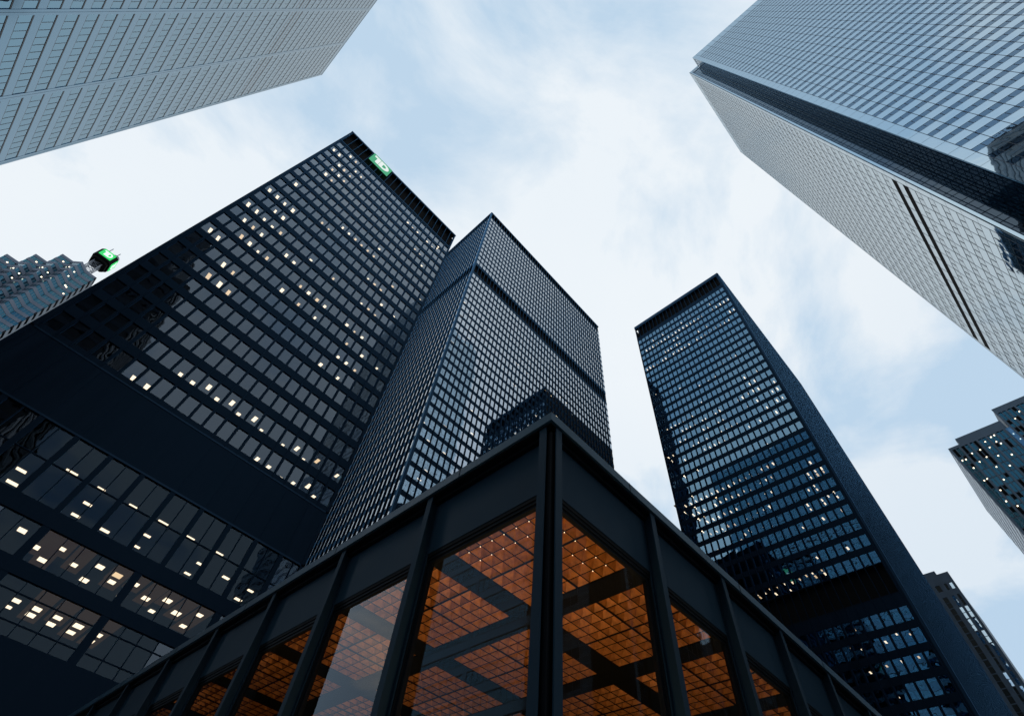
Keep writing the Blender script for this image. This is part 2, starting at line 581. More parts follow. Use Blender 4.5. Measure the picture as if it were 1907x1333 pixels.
LC='168,13,1 247,13,1 288,14,1 328,16,1 368,14,1 410,13,1 108,12,2 124,12,2 138,12,2 153,13,2 168,13,2 183,13,2 198,13,2 213,13,2 228,16,2 243,13,2 258,13,2 273,13,2 288,14,2 304,13,2 319,13,2 334,17,2 349,13,2 365,14,2 380,14,2 213,13,4 243,13,4 319,13,3 335,16,3 183,17,4 138,15,5 154,15,5 168,14,5 184,14,5 199,14,5 214,14,5 229,14,5 243,18,5 259,15,5 445,12,2 431,12,2 418,13,2 405,13,2 393,13,2 378,14,4 366,15,4 354,14,4 342,15,4 330,14,4 319,16,4 461,14,5 448,13,5 436,14,5 422,13,5 408,14,5 396,15,5 383,14,5 352,15,5 344,14,5 331,13,5 319,14,5 308,16,5 289,15,5 108,13,4 122,12,4 214,18,10 184,17,10 169,17,10 368,21,10 306,21,11 275,21,11 250,21,11 454,21,9 175,17,13 136,17,13 170,15,14 154,13,14 203,14,15 184,13,15 169,11,15 155,13,15 126,12,16 112,12,16 216,18,15 232,19,15 111,18,15 276,19,15 290,21,15 445,20,14 431,20,14 417,21,14 404,23,14 391,23,14 376,23,14 358,21,14 318,21,13 400,19,15 387,21,15 374,21,15 360,20,15 346,21,15 333,21,15 323,21,15 278,20,16 292,23,16 339,20,16 326,21,16 294,24,17 279,21,17 263,19,17 247,18,17 201,20,16 172,16,16 158,20,17 127,14,17 112,13,17 416,21,16 400,23,16 382,23,17 365,22,17 339,22,17 142,14,18 220,17,18 188,15,18 353,18,18 338,20,18 323,20,18 310,18,18 295,19,18 279,17,18 417,21,18 383,3,20 423,3,20 417,3,22 198,27,20 372,21,22 357,3,23 357,22,22 388,23,22 341,22,22 325,22,22 310,19,22 294,18,22 279,19,22 264,18,22 249,28,22 234,17,22 219,17,22 204,15,22 372,22,23 371,36,23 357,19,23 341,17,23 341,36,23 326,19,23 310,22,23 294,16,23 280,21,23 249,18,23 234,14,23 220,13,23 435,23,23 416,3,24 420,23,23 401,3,24 403,22,23 387,37,23 419,23,22 434,24,22 417,3,23 450,23,22 404,25,22 388,22,24 388,38,24 373,22,24 372,36,24 357,19,24 341,22,24 326,21,24 295,18,24 248,14,24 250,27,24 234,15,24 404,22,24 415,3,25 357,18,25 373,21,25 372,35,25 342,23,25 311,18,25 296,18,25 281,18,25 265,16,25 250,13,25 404,21,25 388,21,25 326,20,26 312,16,26 282,24,26 265,26,26 463,21,17 448,3,18 448,21,17 467,25,22 447,3,23 130,21,23 114,9,24 115,22,24 128,9,24 129,23,24 144,9,24 144,23,24 144,6,25 144,21,25 159,12,25 115,3,26 115,20,26 129,7,26 144,11,26 144,25,26 174,8,26 175,25,26 120,15,27 160,18,27 326,17,30 341,26,30 312,11,30 310,32,30 297,13,30 280,11,30 281,35,30 266,14,30 250,11,30 235,7,30 222,5,30 222,20,30 204,6,30 204,21,30 205,21,29 205,21,27 146,26,29 342,13,30 201,30,31 139,6,32 122,18,32 162,22,32 215,14,32 202,27,32 152,16,33 127,15,33 177,18,33 206,26,33 186,41,34 342,37,26 373,38,26 419,39,26 403,37,26 435,37,25'


# ------------------------------------------------------------------ ground and streets
mb = MB(); mb.quad((-3000, -3000, -0.16), (3000, -3000, -0.16), (3000, 3000, -0.16), (-3000, 3000, -0.16))
setting('ground', mb, M['pave'])
mb = MB(); mb.box(-12, 400, -3.5, 400, -0.15, 0.0)
setting('plaza', mb, M['pave'])
mb = MB()
mb.quad((-900, -21, -0.15), (900, -21, -0.15), (900, -7, -0.15), (-900, -7, -0.15))
mb.quad((-32, -7, -0.15), (-16, -7, -0.15), (-16, 900, -0.15), (-32, 900, -0.15))
setting('road', mb, M['asphalt'])
mb = MB()
for k in range(-40, 41):
    mb.quad((k * 8, -14.08, -0.146), (k * 8 + 3, -14.08, -0.146), (k * 8 + 3, -13.92, -0.146), (k * 8, -13.92, -0.146))
    if k >= 0:
        mb.quad((-24.08, k * 8, -0.146), (-23.92, k * 8, -0.146), (-23.92, k * 8 + 3, -0.146), (-24.08, k * 8 + 3, -0.146))
setting('road_marking', mb, M['line'])
mb = MB(); mb.box(-900, 900, -30, -21, -0.15, -0.02); mb.box(-50.2, -32, -3.5, 400, -0.15, -0.02)
setting('pavement', mb, M['pave'])

BLACKS = 'black steel office towers'


def core_box(F, mb, u0, u1, d0, d1, z0, z1):
    F.box(mb, u0, u1, d0, d1, z0, z1)


# two letters for the signs: drawn on a 5.7 x 4.65 field, thick pieces standing off the board
def letters(F, u0, z0, su, sz, d, m, parent):
    def P(a, b):
        return u0 + a * su, z0 + b * sz

    def slab(mb, pts):
        q = [P(*p) for p in pts]
        k = len(mb.v)
        c = len(q)
        mb.v += [F.p(u, d, z) for u, z in q] + [F.p(u, d + 0.06, z) for u, z in q]
        mb.f.append(tuple(k + c + i for i in range(c)))
        for i in range(c):
            j = (i + 1) % c
            mb.f.append((k + i, k + j, k + c + j, k + c + i))
    t = MB()
    slab(t, [(0.55, 3.15), (2.32, 3.15), (2.32, 4.0), (0.55, 4.0)])
    slab(t, [(1.38, 0.7), (2.32, 0.7), (2.32, 3.15), (1.38, 3.15)])
    t.build('letter', m, parent)
    D = MB()
    n = 14
    outer = [(2.42, 0.7)] + [(3.55 + 1.60 * math.sin(math.pi * i / n), 2.35 - 1.65 * math.cos(math.pi * i / n)) for i in range(n + 1)] + [(2.42, 4.0)]
    inner = [(3.30, 1.45)] + [(3.62 + 0.68 * math.sin(math.pi * i / n), 2.35 - 0.90 * math.cos(math.pi * i / n)) for i in range(n + 1)] + [(3.30, 3.25)]
    for i in range(len(outer)):
        j = (i + 1) % len(outer)
        slab(D, [outer[i], outer[j], inner[j], inner[i]])
    D.build('letter', m, parent)


# ------------------------------------------------------------------ near left black tower
def tower_left():
    T = thing('office_tower', (2.3, 72, 0), 'broad black steel tower at left with a green lettered board on its roof edge', 'office tower', BLACKS)
    F = Face(-15.5, 53.83, 1, 0, 0, -1)
    W = 35.6
    fr, void, fins, room = MB(), MB(), MB(), MB()
    rows = [(121.15 - 3.813 * k, 123.7 - 3.813 * k) for k in range(22)]
    us = [(0.60 + 1.594 * k, 0.60 + 1.594 * k + 1.27) for k in range(22)]
    # spandrels and piers
    edges = [124.35] + [z for r in rows for z in (r[1], r[0])] + [40.3]
    for i in range(0, len(edges), 2):
        F.box(fr, 0, W, -0.3, 0, edges[i + 1], edges[i])
    for z0, z1 in rows:
        F.box(fr, 0, us[0][0], -0.3, 0, z0, z1)
        for k in range(21):
            F.box(fr, us[k][1], us[k + 1][0], -0.3, 0.0, z0, z1)
        F.box(fr, us[-1][1], W, -0.3, 0, z0, z1)
    for k in range(23):                                   # mullion ribs standing proud of the face
        u = us[0][0] - 0.162 + 1.594 * k
        F.box(fr, u - 0.06, u + 0.06, 0.0, 0.10, 40.4, 124.3)
    for u in (0.0, W - 0.35):
        F.box(fr, u, u + 0.35, 0.0, 0.06, 0, 132.9)
    # top louvre band
    F.box(void, 0.35, W - 0.35, -0.9, -0.8, 124.35, 132.7)
    F.box(fins, 0, W, -0.3, 0.12, 124.35, 124.75)
    F.box(fins, -0.05, W + 0.05, -0.9, 0.15, 132.7, 133.3)
    for k in range(23):
        u = 0.44 + 1.594 * k
        F.box(fins, u - 0.05, u + 0.05, -0.75, 0.08, 124.75, 132.7)
    # blank band of panels, big windows, lower floors
    F.box(fr, 0, W, -0.3, 0.0, 33.0, 40.3)
    for k in range(12):
        F.box(fr, 0.96 + 3.2 * k, 1.02 + 3.2 * k, 0.0, 0.04, 33.5, 40.2)
    F.box(fins, 0, W, 0.0, 0.06, 33.0, 33.2)
    F.box(fins, 0, W, 0.0, 0.06, 40.2, 40.4)
    big = [(1.07 + 3.2 * k, 1.07 + 3.2 * k + 2.7) for k in range(11)]
    F.box(fr, 0, 1.07, -0.3, 0, 26.6, 33)
    for k in range(11):
        hi = big[k + 1][0] if k < 10 else W
        F.box(fr, big[k][1], min(hi, W), -0.3, 0.02, 26.6, 33.0)
        c = (big[k][0] + big[k][1]) / 2
        F.box(fr, c - 0.05, c + 0.05, -0.2, -0.03, 26.6, 33.0)
        F.box(fr, big[k][0], c - 0.05, -0.2, -0.05, 29.82, 29.92)
        F.box(fr, c + 0.05, big[k][1], -0.2, -0.05, 29.82, 29.92)
    F.box(fr, 0, W, -0.3, 0.05, 25.2, 26.6)
    F.box(fr, 0, W, -0.3, 0.05, 21.25, 22.35)
    F.box(fr, 0, W, -0.3, 0.05, 0, 17.6)
    posts = [-2.05 + 8.0 * k for k in range(6)]
    for u in posts:
        a, b = max(0, u + 7.75 - 0.05), min(W, u + 8.35)
        if b > a:
            F.box(fr, a, b, -0.3, 0.02, 17.6, 21.25)
            F.box(fr, a, b, -0.3, 0.02, 22.35, 25.2)
    win = Parts('window', M['g_black'], T)
    window_grid(F, win, us, rows, -0.14)

    def group_window(us_, z0, z1, d):
        mb = MB()
        for a, b in us_:
            for c, e in z1:
                F.pane(mb, a, b, d, c, e, 0.003)
        A, B = us_[0][0], us_[-1][1]
        win.add(mb, [F.p(A, d, z0), F.p(B, d, z0), F.p(B, d, z1[-1][1]), F.p(A, d, z1[-1][1])], (0, -1, 0), M['g_base'])
    for a, b in big:
        c = (a + b) / 2
        group_window([(a, c), (c, min(b, W))], 26.6, [(26.6, 29.87), (29.87, 33.0)], -0.14)
    for i, u in enumerate(posts[:-1]):
        a0 = u + 8.35
        for k in range(5):
            a, b = a0 + k * 1.47, a0 + (k + 1) * 1.47
            if b > W or a < 0:
                continue
            F.box(fr, b - 0.04, b + 0.04, -0.2, -0.05, 22.35, 25.2)
            group_window([(a, b)], 22.35, [(22.35, 25.2)], -0.14)
            F.box(fr, b - 0.04, b + 0.04, -0.2, -0.05, 17.6, 21.25)
            F.box(fr, a + 0.04, b - 0.04, -0.2, -0.06, 20.3, 20.38)
            F.box(fr, a + 0.04, b - 0.04, -0.2, -0.06, 18.5, 18.58)
            group_window([(a, b)], 17.6, [(17.6, 18.54), (18.54, 20.34), (20.34, 21.25)], -0.14)
    win.finish()
    # floors and rooms behind the glass
    for i in range(0, len(edges), 2):
        F.box(room, 0.05, W - 0.05, -9.0, -0.35, edges[i + 1] + 0.02, edges[i] - 0.02 + 0.08)
    F.box(room, 0.05, W - 0.05, -15, -0.35, 33.08, 40)
    F.box(room, 0.05, W - 0.05, -15, -0.35, 25.28, 26.5)
    F.box(room, 0.05, W - 0.05, -15, -0.35, 21.33, 22.3)
    F.box(room, 0.05, W - 0.05, -15, -0.35, 0, 17.5)
    F.box(room, 0.05, W - 0.05, -9.3, -9.05, 40.2, 124)
    F.box(room, 0.05, W - 0.05, -15.3, -15.05, 0, 40)
    fr.build('facade_frame', M['steel'], T)
    void.build('louvre_band', M['void'], T)
    fins.build('facade_fin', M['fin'], T)
    room.build('floor_slab', M['room'], T)
    body = MB()
    F.box(body, 0.0, W, -37, -15.4, 0, 132.4)
    F.box(body, 0.0, W, -15.35, -9.35, 40.3, 132.4)
    F.box(body, 0.0, W, -9.3, -0.95, 124.4, 132.4)
    F.box(body, 0.0, 0.04, -15.35, -0.31, 0, 124.3)
    F.box(body, W - 0.04, W, -15.35, -0.31, 0, 124.3)
    body.build('side_wall', M['steel'], T)
    lp = Parts('ceiling_light', M['lamp'], T)
    lamps(F, lp, LA, -15.5, rows, 0.42, 0.95)
    lamps(F, lp, ' '.join(x for x in LAL.split() if x.endswith(',0')), -15.5, [(26.6, 33.0)], 0.95, 0.55, 0.07)
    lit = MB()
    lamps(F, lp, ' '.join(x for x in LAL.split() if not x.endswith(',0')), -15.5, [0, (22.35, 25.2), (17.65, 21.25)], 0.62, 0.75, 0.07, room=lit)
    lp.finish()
    lit.build('painted_lit_ceiling', M['amber'], T)
    # four rooms with an uplit blind near the glass
    bl, up = MB(), MB()
    for u, r in ((8.62, 15), (10.22, 15), (13.4, 16), (28.3, 19), (31.5, 19)):
        z0 = rows[r][0]
        F.box(bl, u, u + 1.3, -1.2, -1.15, z0 - 0.3, z0 + 2.5)
        F.box(up, u + 0.4, u + 0.9, -0.9, -0.7, z0 - 0.25, z0 - 0.2)
    bl.build('blind', M['blind'], T)
    up.build('uplight', glow('uplight', (1.0, 0.72, 0.36), 14.0), T)
    # the board
    b = MB()
    F.box(b, 7.08, 12.78, 0.16, 0.42, 128.2, 132.85)
    sg = b.build('sign', M['sign'], T)
    letters(F, 7.08, 128.2, 1, 1, 0.425, M['sign_white'], sg)


# ------------------------------------------------------------------ black tower in the middle
def tower_middle():
    T = thing('office_tower', (75.6, 88, 0), 'tallest black steel tower in the centre, finely ribbed, cut by one black louvre band', 'office tower', BLACKS)
    F = Face(37.2, 70.48, 1, 0, 0, -1)
    G = Face(37.2, 70.48, 0, 1, -1, 0)
    W, DP = 77.0, 36.6
    rows = [(159.09 - 3.75 * k, 161.59 - 3.75 * k) for k in range(42)]
    up = [(214.9 - 3.7 * k, 217.35 - 3.7 * k) for k in range(13)]
    fr, void, fins, room, mul = MB(), MB(), MB(), MB(), MB()
    zs = [218.0] + [z for r in up for z in (r[1], r[0])] + [168.6]
    zs2 = [162.9] + [z for r in rows for z in (r[1], r[0])] + [0]
    for Q, ln in ((F, W), (G, DP)):
        for Z in (zs, zs2):
            for i in range(0, len(Z), 2):
                Q.box(fr, 0.02 if Q is F else 0.06, ln, -0.25, 0, Z[i + 1], Z[i])
        n = int((ln - 0.35) / 1.597) + 1
        for k in range(n):
            u = 0.36 + 1.597 * k
            pr = 0.22
            Q.box(mul, u - 0.085, u + 0.085, -0.2, 0.02, 0, 218)
            Q.box(mul, u - 0.025, u + 0.025, 0.02, pr - 0.03, 0, 222.2)
            Q.box(mul, u - 0.085, u + 0.085, pr - 0.03, pr, 0, 222.2)
        for za, zb in ((162.9, 168.6), (218.0, 222.3)):
            lb = MB(); Q.box(lb, 0.3, ln - 0.3, -0.9, -0.8, za, zb)
            lb.build('louvre_band', M['void'], T)
        Q.box(fins, -0.15, ln + 0.1, -0.9, 0.34, 222.3, 223.0)
        Q.box(fins, 0.0, ln, 0.0, 0.05, 162.6, 162.9)
        Q.box(fins, 0.0, ln, 0.0, 0.05, 217.6, 217.9)
    wf = Parts('window', M['g_ribbed'], T)
    us = [(0.36 + 1.597 * k + 0.085, 0.36 + 1.597 * (k + 1) - 0.085) for k in range(48)]
    ug = [(0.36 + 1.597 * k + 0.085, 0.36 + 1.597 * (k + 1) - 0.085) for k in range(22)]
    window_grid(F, wf, us, up + rows, -0.04, 0.003)
    window_grid(G, wf, ug, up + rows, -0.04, 0.003)
    wf.finish()
    for Z in (zs, zs2):
        for i in range(0, len(Z), 2):
            room.box(37.5, 114.1, 70.8, 106.8, Z[i + 1] + 0.02, Z[i] + 0.05)
    room.box(45, 107, 78, 100, 0.1, 217.9)
    room.box(37.4, 114.1, 106.8, 107.0, 0, 222)
    room.box(114.1, 114.2, 70.6, 107.0, 0, 222)
    fr.build('facade_frame', M['steel'], T)
    mul.build('mullion_grid', M['steel'], T)
    fins.build('facade_trim', M['fin'], T)
    room.build('floor_slab', M['room'], T)
    pier = MB()
    pier.box(36.95, 37.55, 70.23, 70.83, 0, 222.6)
    pier.build('corner_column', M['fin'], T)
    top = MB()
    top.box(37.4, 114.0, 71.4, 106.9, 222.0, 222.6)
    top.build('roof', M['steel'], T)
    lp = Parts('ceiling_light', M['lamp'], T)
    lamps(F, lp, LB, 37.2, rows, 0.95, 0.32)
    g = MB()
    for u, r in ((2.0, 20), (3.6, 20), (5.2, 20), (6.8, 20), (1.9, 29), (3.5, 29), (5.1, 29), (8.3, 31), (9.9, 31)):
        z = rows[r][1] + 0.06
        mb = MB(); G.box(mb, u - 0.15, u + 0.15, -1.9, -1.0, z - 0.05, z)
        lp.add(mb, [G.p(u - .15, -1.9, z), G.p(u + .15, -1.9, z), G.p(u + .15, -1, z), G.p(u - .15, -1, z)], (-5, 0, -.5))
    lp.finish()


# ------------------------------------------------------------------ black tower at right
def tower_right():
    T = thing('office_tower', (136, 28, 0), 'slim black steel tower right of centre with blue panes and many small lit ceiling lamps', 'office tower', BLACKS)
    F = Face(103.5, 9.4, 0, 1, -1, 0)
    G = Face(103.5, 9.4, 1, 0, 0, -1)
    W, DP = 37.3, 65.0
    rows = [(170.07 - 3.61 * k, 172.47 - 3.61 * k) for k in range(31)]
    low = [(51.2 - 3.61 * k, 53.6 - 3.61 * k) for k in range(13)]
    us = [(1.5 + 1.585 * (k - 0.5) + 0.19, 1.5 + 1.585 * (k + 0.5) - 0.19) for k in range(23)]
    fr, void, fins, room, void2, void3, void4 = (MB() for _ in range(7))
    z1 = [174.3] + [z for r in rows for z in (r[1], r[0])] + [61.6]
    z2 = [56.0] + [z for r in low for z in (r[1], r[0])] + [0]
    for Z in (z1, z2):
        for i in range(0, len(Z), 2):
            F.box(fr, 0.05, W, -0.25, 0, Z[i + 1], Z[i])
    F.box(fr, 0.05, us[0][0], -0.2, 0.03, 0, 181.2)
    F.box(fr, us[-1][1], W, -0.2, 0.03, 0, 181.2)
    for k in range(24):
        u = 1.5 + 1.585 * (k - 0.5)
        F.box(fr, u - 0.19, u + 0.19, -0.2, 0.02, 61.6, 174.3)
        F.box(fr, u - 0.19, u + 0.19, -0.2, 0.02, 0, 56.0)
        F.box(fr, u - 0.07, u + 0.07, 0.02, 0.16, 0, 174.3)
        F.box(fins, u - 0.05, u + 0.05, -0.7, 0.1, 174.3, 181.2)
    F.box(void, 0.8, W - 0.8, -0.9, -0.8, 174.3, 181.2)
    F.box(void2, 0.8, W - 0.8, -0.9, -0.8, 56.0, 61.6)
    F.box(fins, -0.05, W + 0.05, -0.9, 0.2, 181.2, 183.0)
    F.box(fins, 0, W, 0.0, 0.1, 174.0, 174.3)
    G.box(fins, 0.25, DP + 0.05, -0.9, 0.2, 181.2, 183.0)
    n = int(DP / 1.585)
    gr = [(r[0], r[1]) for r in rows] + low
    for Z in (z1, z2):
        for i in range(0, len(Z), 2):
            G.box(fr, 0.25, DP, -0.25, 0, Z[i + 1], Z[i])
    for k in range(n + 1):
        u = 0.8 + 1.585 * k
        G.box(fr, u - 0.12, u + 0.12, -0.2, 0.3, 0, 181.2)
    G.box(void3, 0.8, DP, -0.6, -0.5, 174.3, 181.2)
    G.box(void4, 0.8, DP, -0.6, -0.5, 56.0, 61.6)
    wp = Parts('window', M['g_azure'], T)
    window_grid(F, wp, us, rows + low, -0.1, 0.003)
    window_grid(G, wp, [(0.92 + 1.585 * k, 0.8 + 1.585 * (k + 1) - 0.12) for k in range(n)], gr, -0.1, 0.003)
    wp.finish()
    for Z in (z1, z2):
        for i in range(0, len(Z), 2):
            room.box(103.8, 168.3, 9.7, 46.5, Z[i + 1] + 0.02, Z[i] + 0.05)
    room.box(112, 160, 17, 40, 0.1, 174)
    room.box(168.3, 168.5, 9.6, 46.6, 0, 181)
    room.box(103.8, 168.3, 46.5, 46.7, 0, 181)
    fr.build('facade_frame', M['steel'], T)
    for q in (void, void2, void3, void4):
        q.build('louvre_band', M['void'], T)
    fins.build('facade_trim', M['fin'], T)
    room.build('floor_slab', M['room'], T)
    pier = MB(); pier.box(103.3, 103.75, 9.2, 9.65, 0, 182.5)
    pier.build('corner_column', M['fin'], T)
    top = MB(); top.box(104, 168, 10, 46, 181.0, 182.2)
    top.build('roof', M['steel'], T)
    lp = Parts('ceiling_light', M['lamp'], T)
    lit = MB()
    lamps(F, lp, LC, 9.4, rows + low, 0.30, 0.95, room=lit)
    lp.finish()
    lit.build('painted_lit_ceiling', M['amber'], T)


# ------------------------------------------------------------------ pale tower, upper left
def tower_pale():
    T = thing('office_tower', (-80, 60, 0), 'pale steel-clad tower with long grey window strips, cropped by the upper left corner', 'office tower')
    y0, y1 = 22.0, 88.8
    F = Face(-50.4, y1, 0, -1, 1, 0)
    W = y1 - y0
    rows = [(81.12 + 4.2 * k, 83.55 + 4.2 * k) for k in range(-17, 37)]
    clad, dark_strip, col, room = MB(), MB(), MB(), MB()
    top = 239.0
    Z = [rows[0][0]]
    prev = 3.0
    for z0, z1 in rows:
        mech = z0 in (rows[17 + 21][0], rows[17 + 22][0])
        F.box(clad, 0, W, -0.35, 0, prev, z0 - 0.02)
        F.box(dark_strip, 0.02, W - 0.02, -0.34, -0.012, z1, z1 + (0.60 if mech else 0.20))  # dark strips paint shadow lines at each pane; thicker ones are louvres
        F.box(dark_strip, 0.02, W - 0.02, -0.34, -0.014, z0 - 0.02, z0 + (0.5 if mech else 0.09))
        prev = z1 + (0.60 if mech else 0.20)
    F.box(clad, 0, W, -0.35, 0, prev, top - 0.4)
    F.box(clad, -0.05, W, -0.45, 0.06, top - 0.4, top)
    cols = [0.45, 17.0, 33.6, 50.2, 66.4]
    for c in cols:
        for s in (-1, 1):
            a, b = sorted((c + s * 0.03, c + s * 0.52))
            F.box(col, max(0.004, a), b, -0.3, 0.035, 3, top - 0.42)
    for k in range(60):                                   # joints in the cladding beside the columns
        pass
    wp = Parts('window', M['g_pale'], T)
    mul = MB()
    for i in range(4):
        a, b = cols[i] + 0.52, cols[i + 1] - 0.52
        n = 11
        p = (b - a) / n
        window_grid(F, wp, [(a + p * k, a + p * (k + 1)) for k in range(n)], [(z0 + 0.08, z1) for z0, z1 in rows], -0.06, 0.004)
        for z0, z1 in rows:
            for k in range(1, n):
                F.box(mul, a + p * k - 0.03, a + p * k + 0.03, -0.2, -0.03, z0 + 0.1, z1)
    wp.finish()
    for (z0, z1), (z2, z3) in zip(rows, rows[1:]):
        F.box(room, 0.4, W - 0.4, -9, -0.36, z1 + 0.62, z2 - 0.1)
    F.box(room, 0.4, W - 0.4, -9.3, -9.0, 3, 235)
    clad.build('spandrel_cladding', M['lead'], T)
    dark_strip.build('shade_louvre_strip', M['dark_gloss'], T)
    col.build('column_cover', M['lead'], T)
    mul.build('mullion_grid', M['dark_gloss'], T)
    room.build('floor_slab', M['room'], T)
    side = MB()
    F.box(side, 0.0, 0.35, -36, -0.36, 3, top - 0.5)
    F.box(side, W - 0.3, W, -36, -0.36, 3, top - 0.5)
    F.box(side, 0.4, W - 0.4, -36, -9.4, 3, top - 0.5)
    F.box(side, 0.4, W - 0.4, -9.2, -0.4, 235.5, top - 0.5)
    F.box(side, 1, W - 1, -35, -1.0, -0.1, 3)
    side.build('side_wall', M['lead'], T)


# ------------------------------------------------------------------ blue-white tower, upper right
def tower_blue():
    T = thing('office_tower', (90, -65, 0), 'blue and white striped glass tower with dark notched corner at upper right', 'office tower')
    top = 298.0
    E = Face(59.65, -34.7, 0, -1, -1, 0)                  # face towards the plaza
    Sf = Face(64.3, -30.1, 1, 0, 0, 1)
    WE, WS = 70.0, 50.3
    rows = [(100.6 + 3.97 * k, 102.1 + 3.97 * k) for k in range(-24, 48)]
    pan, jt, room, black = MB(), MB(), MB(), MB()
    wp = Parts('window', M['g_blue'], T)
    ws = Parts('window', M['g_sky'], T)
    wp.most, ws.most = 70, 30
    for Q, ln, m0, pit, dz in ((E, WE, 1.88, 2.92, 0.0), (Sf, WS, 1.35, 3.43, -0.55)):
        prev = 0.0
        n = int((ln - m0) / pit)
        us = [(m0 + pit * k, m0 + pit * (k + 1)) for k in range(n)]
        endu = m0 + pit * n
        for ri, (z0, z1) in enumerate(rows):
            z0, z1 = z0 + dz, z1 + dz + (0.25 if Q is Sf else 0)
            Q.box(pan, m0, endu, -0.2, 0, prev, z0)
            prev = z1
            Q.box(jt, m0, endu, 0.0, 0.012, z0 - 0.10, z0 - 0.04)
        Q.box(pan, m0, endu, -0.2, 0, prev, top)
        Q.box(pan, 0.0, m0, -0.2, 0.0, 0, top)            # plain corner strip
        if ln - endu > 0.05:
            Q.box(pan, endu, ln, -0.2, 0.0, 0, top)
        for k in range(n + 1):
            u = m0 + pit * k
            Q.box(jt, u - 0.045, u + 0.045, 0.0, 0.02, 0, top - 0.5)
        for ri, (z0, z1) in enumerate(rows):
            Q.box(jt, 0.02, m0 - 0.05, 0.0, 0.006, z0 + dz - 0.03, z0 + dz + 0.03)
            for u0, u1 in us:
                c = (u0 + u1) / 2
                Q.box(jt, c - 0.03, c + 0.03, -0.1, 0.004, z0 + dz, z1 + dz)
        mech = (24 + 1, 24 + 2)
        zz = [(z0 + dz, z1 + dz + (0.25 if Q is Sf else 0)) for i, (z0, z1) in enumerate(rows) if not (Q is Sf and i in mech)]
        window_grid(Q, wp if Q is E else ws, us, zz, -0.04, 0.003)
        if Q is Sf:
            for i in mech:
                Q.box(black, m0, endu, -0.1, 0.025, rows[i][0] + dz, rows[i][1] + dz + 0.25)
        for ri, (z0, z1) in enumerate(rows):
            Q.box(room, 0.3, ln - 0.3, -6, -0.22, z1 + dz + 0.3, z1 + dz + 2.3)
    # the notched corner: two glass walls meeting in a recess
    N1 = Face(64.3, -34.7, 0, 1, -1, 0)                   # short return wall
    N2 = Face(59.65, -34.7, 1, 0, 0, 1)
    nb = MB()
    for k in range(75):
        z = 0.9 + 3.97 * k
        if z + 2 > top:
            break
        for zz_, h in ((z, 0.12), (z + 1.6, 0.08)):
            N1.box(nb, 0.0, 3.9, -0.05, 0.03, zz_, zz_ + h)
            N2.box(nb, 0.35, 4.6, -0.05, 0.03, zz_, zz_ + h)
    for u in (0.05, 1.2, 2.35, 3.3, 3.85):
        N1.box(nb, u - 0.05, u + 0.05, -0.05, 0.05, 0, top - 3)
    for u in (0.4, 1.5, 2.6, 3.7):
        N2.box(nb, u - 0.05, u + 0.05, -0.05, 0.05, 0, top - 3)
    N1.box(pan, 3.9, 4.58, -0.2, 0.0, 0, top)
    N2.box(pan, 0.202, 0.35, -0.2, 0.02, 0, top)
    N1.box(pan, 0.0, 3.9, -0.2, 0.0, top - 3, top)
    N2.box(pan, 0.35, 4.65, -0.2, 0.0, top - 3, top)
    np_ = Parts('corner_window', M['g_mirror'], T)
    nn = Parts('corner_window', M['g_mirror'], T)
    np_.most = nn.most = 50
    window_grid(N1, np_, [(0.05, 3.9)], [(0.9 + 3.97 * k, 0.9 + 3.97 * (k + 1)) for k in range(73)], 0.0, 0.002)
    window_grid(N2, nn, [(0.35, 4.62)], [(0.9 + 3.97 * k, 0.9 + 3.97 * (k + 1)) for k in range(73)], 0.0, 0.002)
    np_.most = nn.most = 50
    np_.finish()
    nn.finish()
    wp.finish()
    ws.finish()
    pan.build('spandrel_panel', M['white'], T)
    jt.build('panel_joint', M['joint'], T)
    black.build('louvre_band', M['void'], T)
    nb.build('corner_mullion', M['steel'], T)
    room.build('floor_slab', M['room'], T)
    body = MB()
    body.box(66.2, 114.4, -104, -36.5, 0, 296)
    body.box(60.0, 66.2, -104.5, -36.6, 295.5, 297)
    body.box(65.0, 114.4, -36.6, -30.5, 295.5, 297)
    dk = MB()
    dk.box(64.9, 66.2, -36.1, -30.6, 0, 295)
    dk.box(59.95, 64.9, -36.1, -35.4, 0, 295)
    dk.build('corner_core', M['void'], T)
    body.box(114.4, 114.6, -99, -30.1, 0, 298)
    body.box(114.6, 118.9, -99, -34.6, 0, 298)
    body.build('side_wall', M['white'], T)
    lp = Parts('ceiling_light', M['lamp'], T)
    for u, z, Q in ((1.6, 86.6, E), (14.0, 121.0, E), (20.5, 123.0, E), (22.0, 117.5, E)):
        mb = MB(); Q.box(mb, u - .3, u + .3, -1.3, -0.9, z, z + 0.06)
        lp.add(mb, [Q.p(u - .3, -1.3, z), Q.p(u + .3, -1.3, z), Q.p(u + .3, -.9, z), Q.p(u - .3, -.9, z)], (-5, 0, -.5))
    for u, z in ((2.7, 101.6), (3.1, 101.6), (3.4, 88.2), (1.6, 84.5), (2.0, 111.5)):
        mb = MB(); N2.box(mb, u - .16, u + .16, -1.15, -0.75, z, z + 0.05)
        lp.add(mb, [N2.p(u - .3, -1.3, z), N2.p(u + .3, -1.3, z), N2.p(u + .3, -.9, z), N2.p(u - .3, -.9, z)], (0, 5, -.5))
    lp.finish()


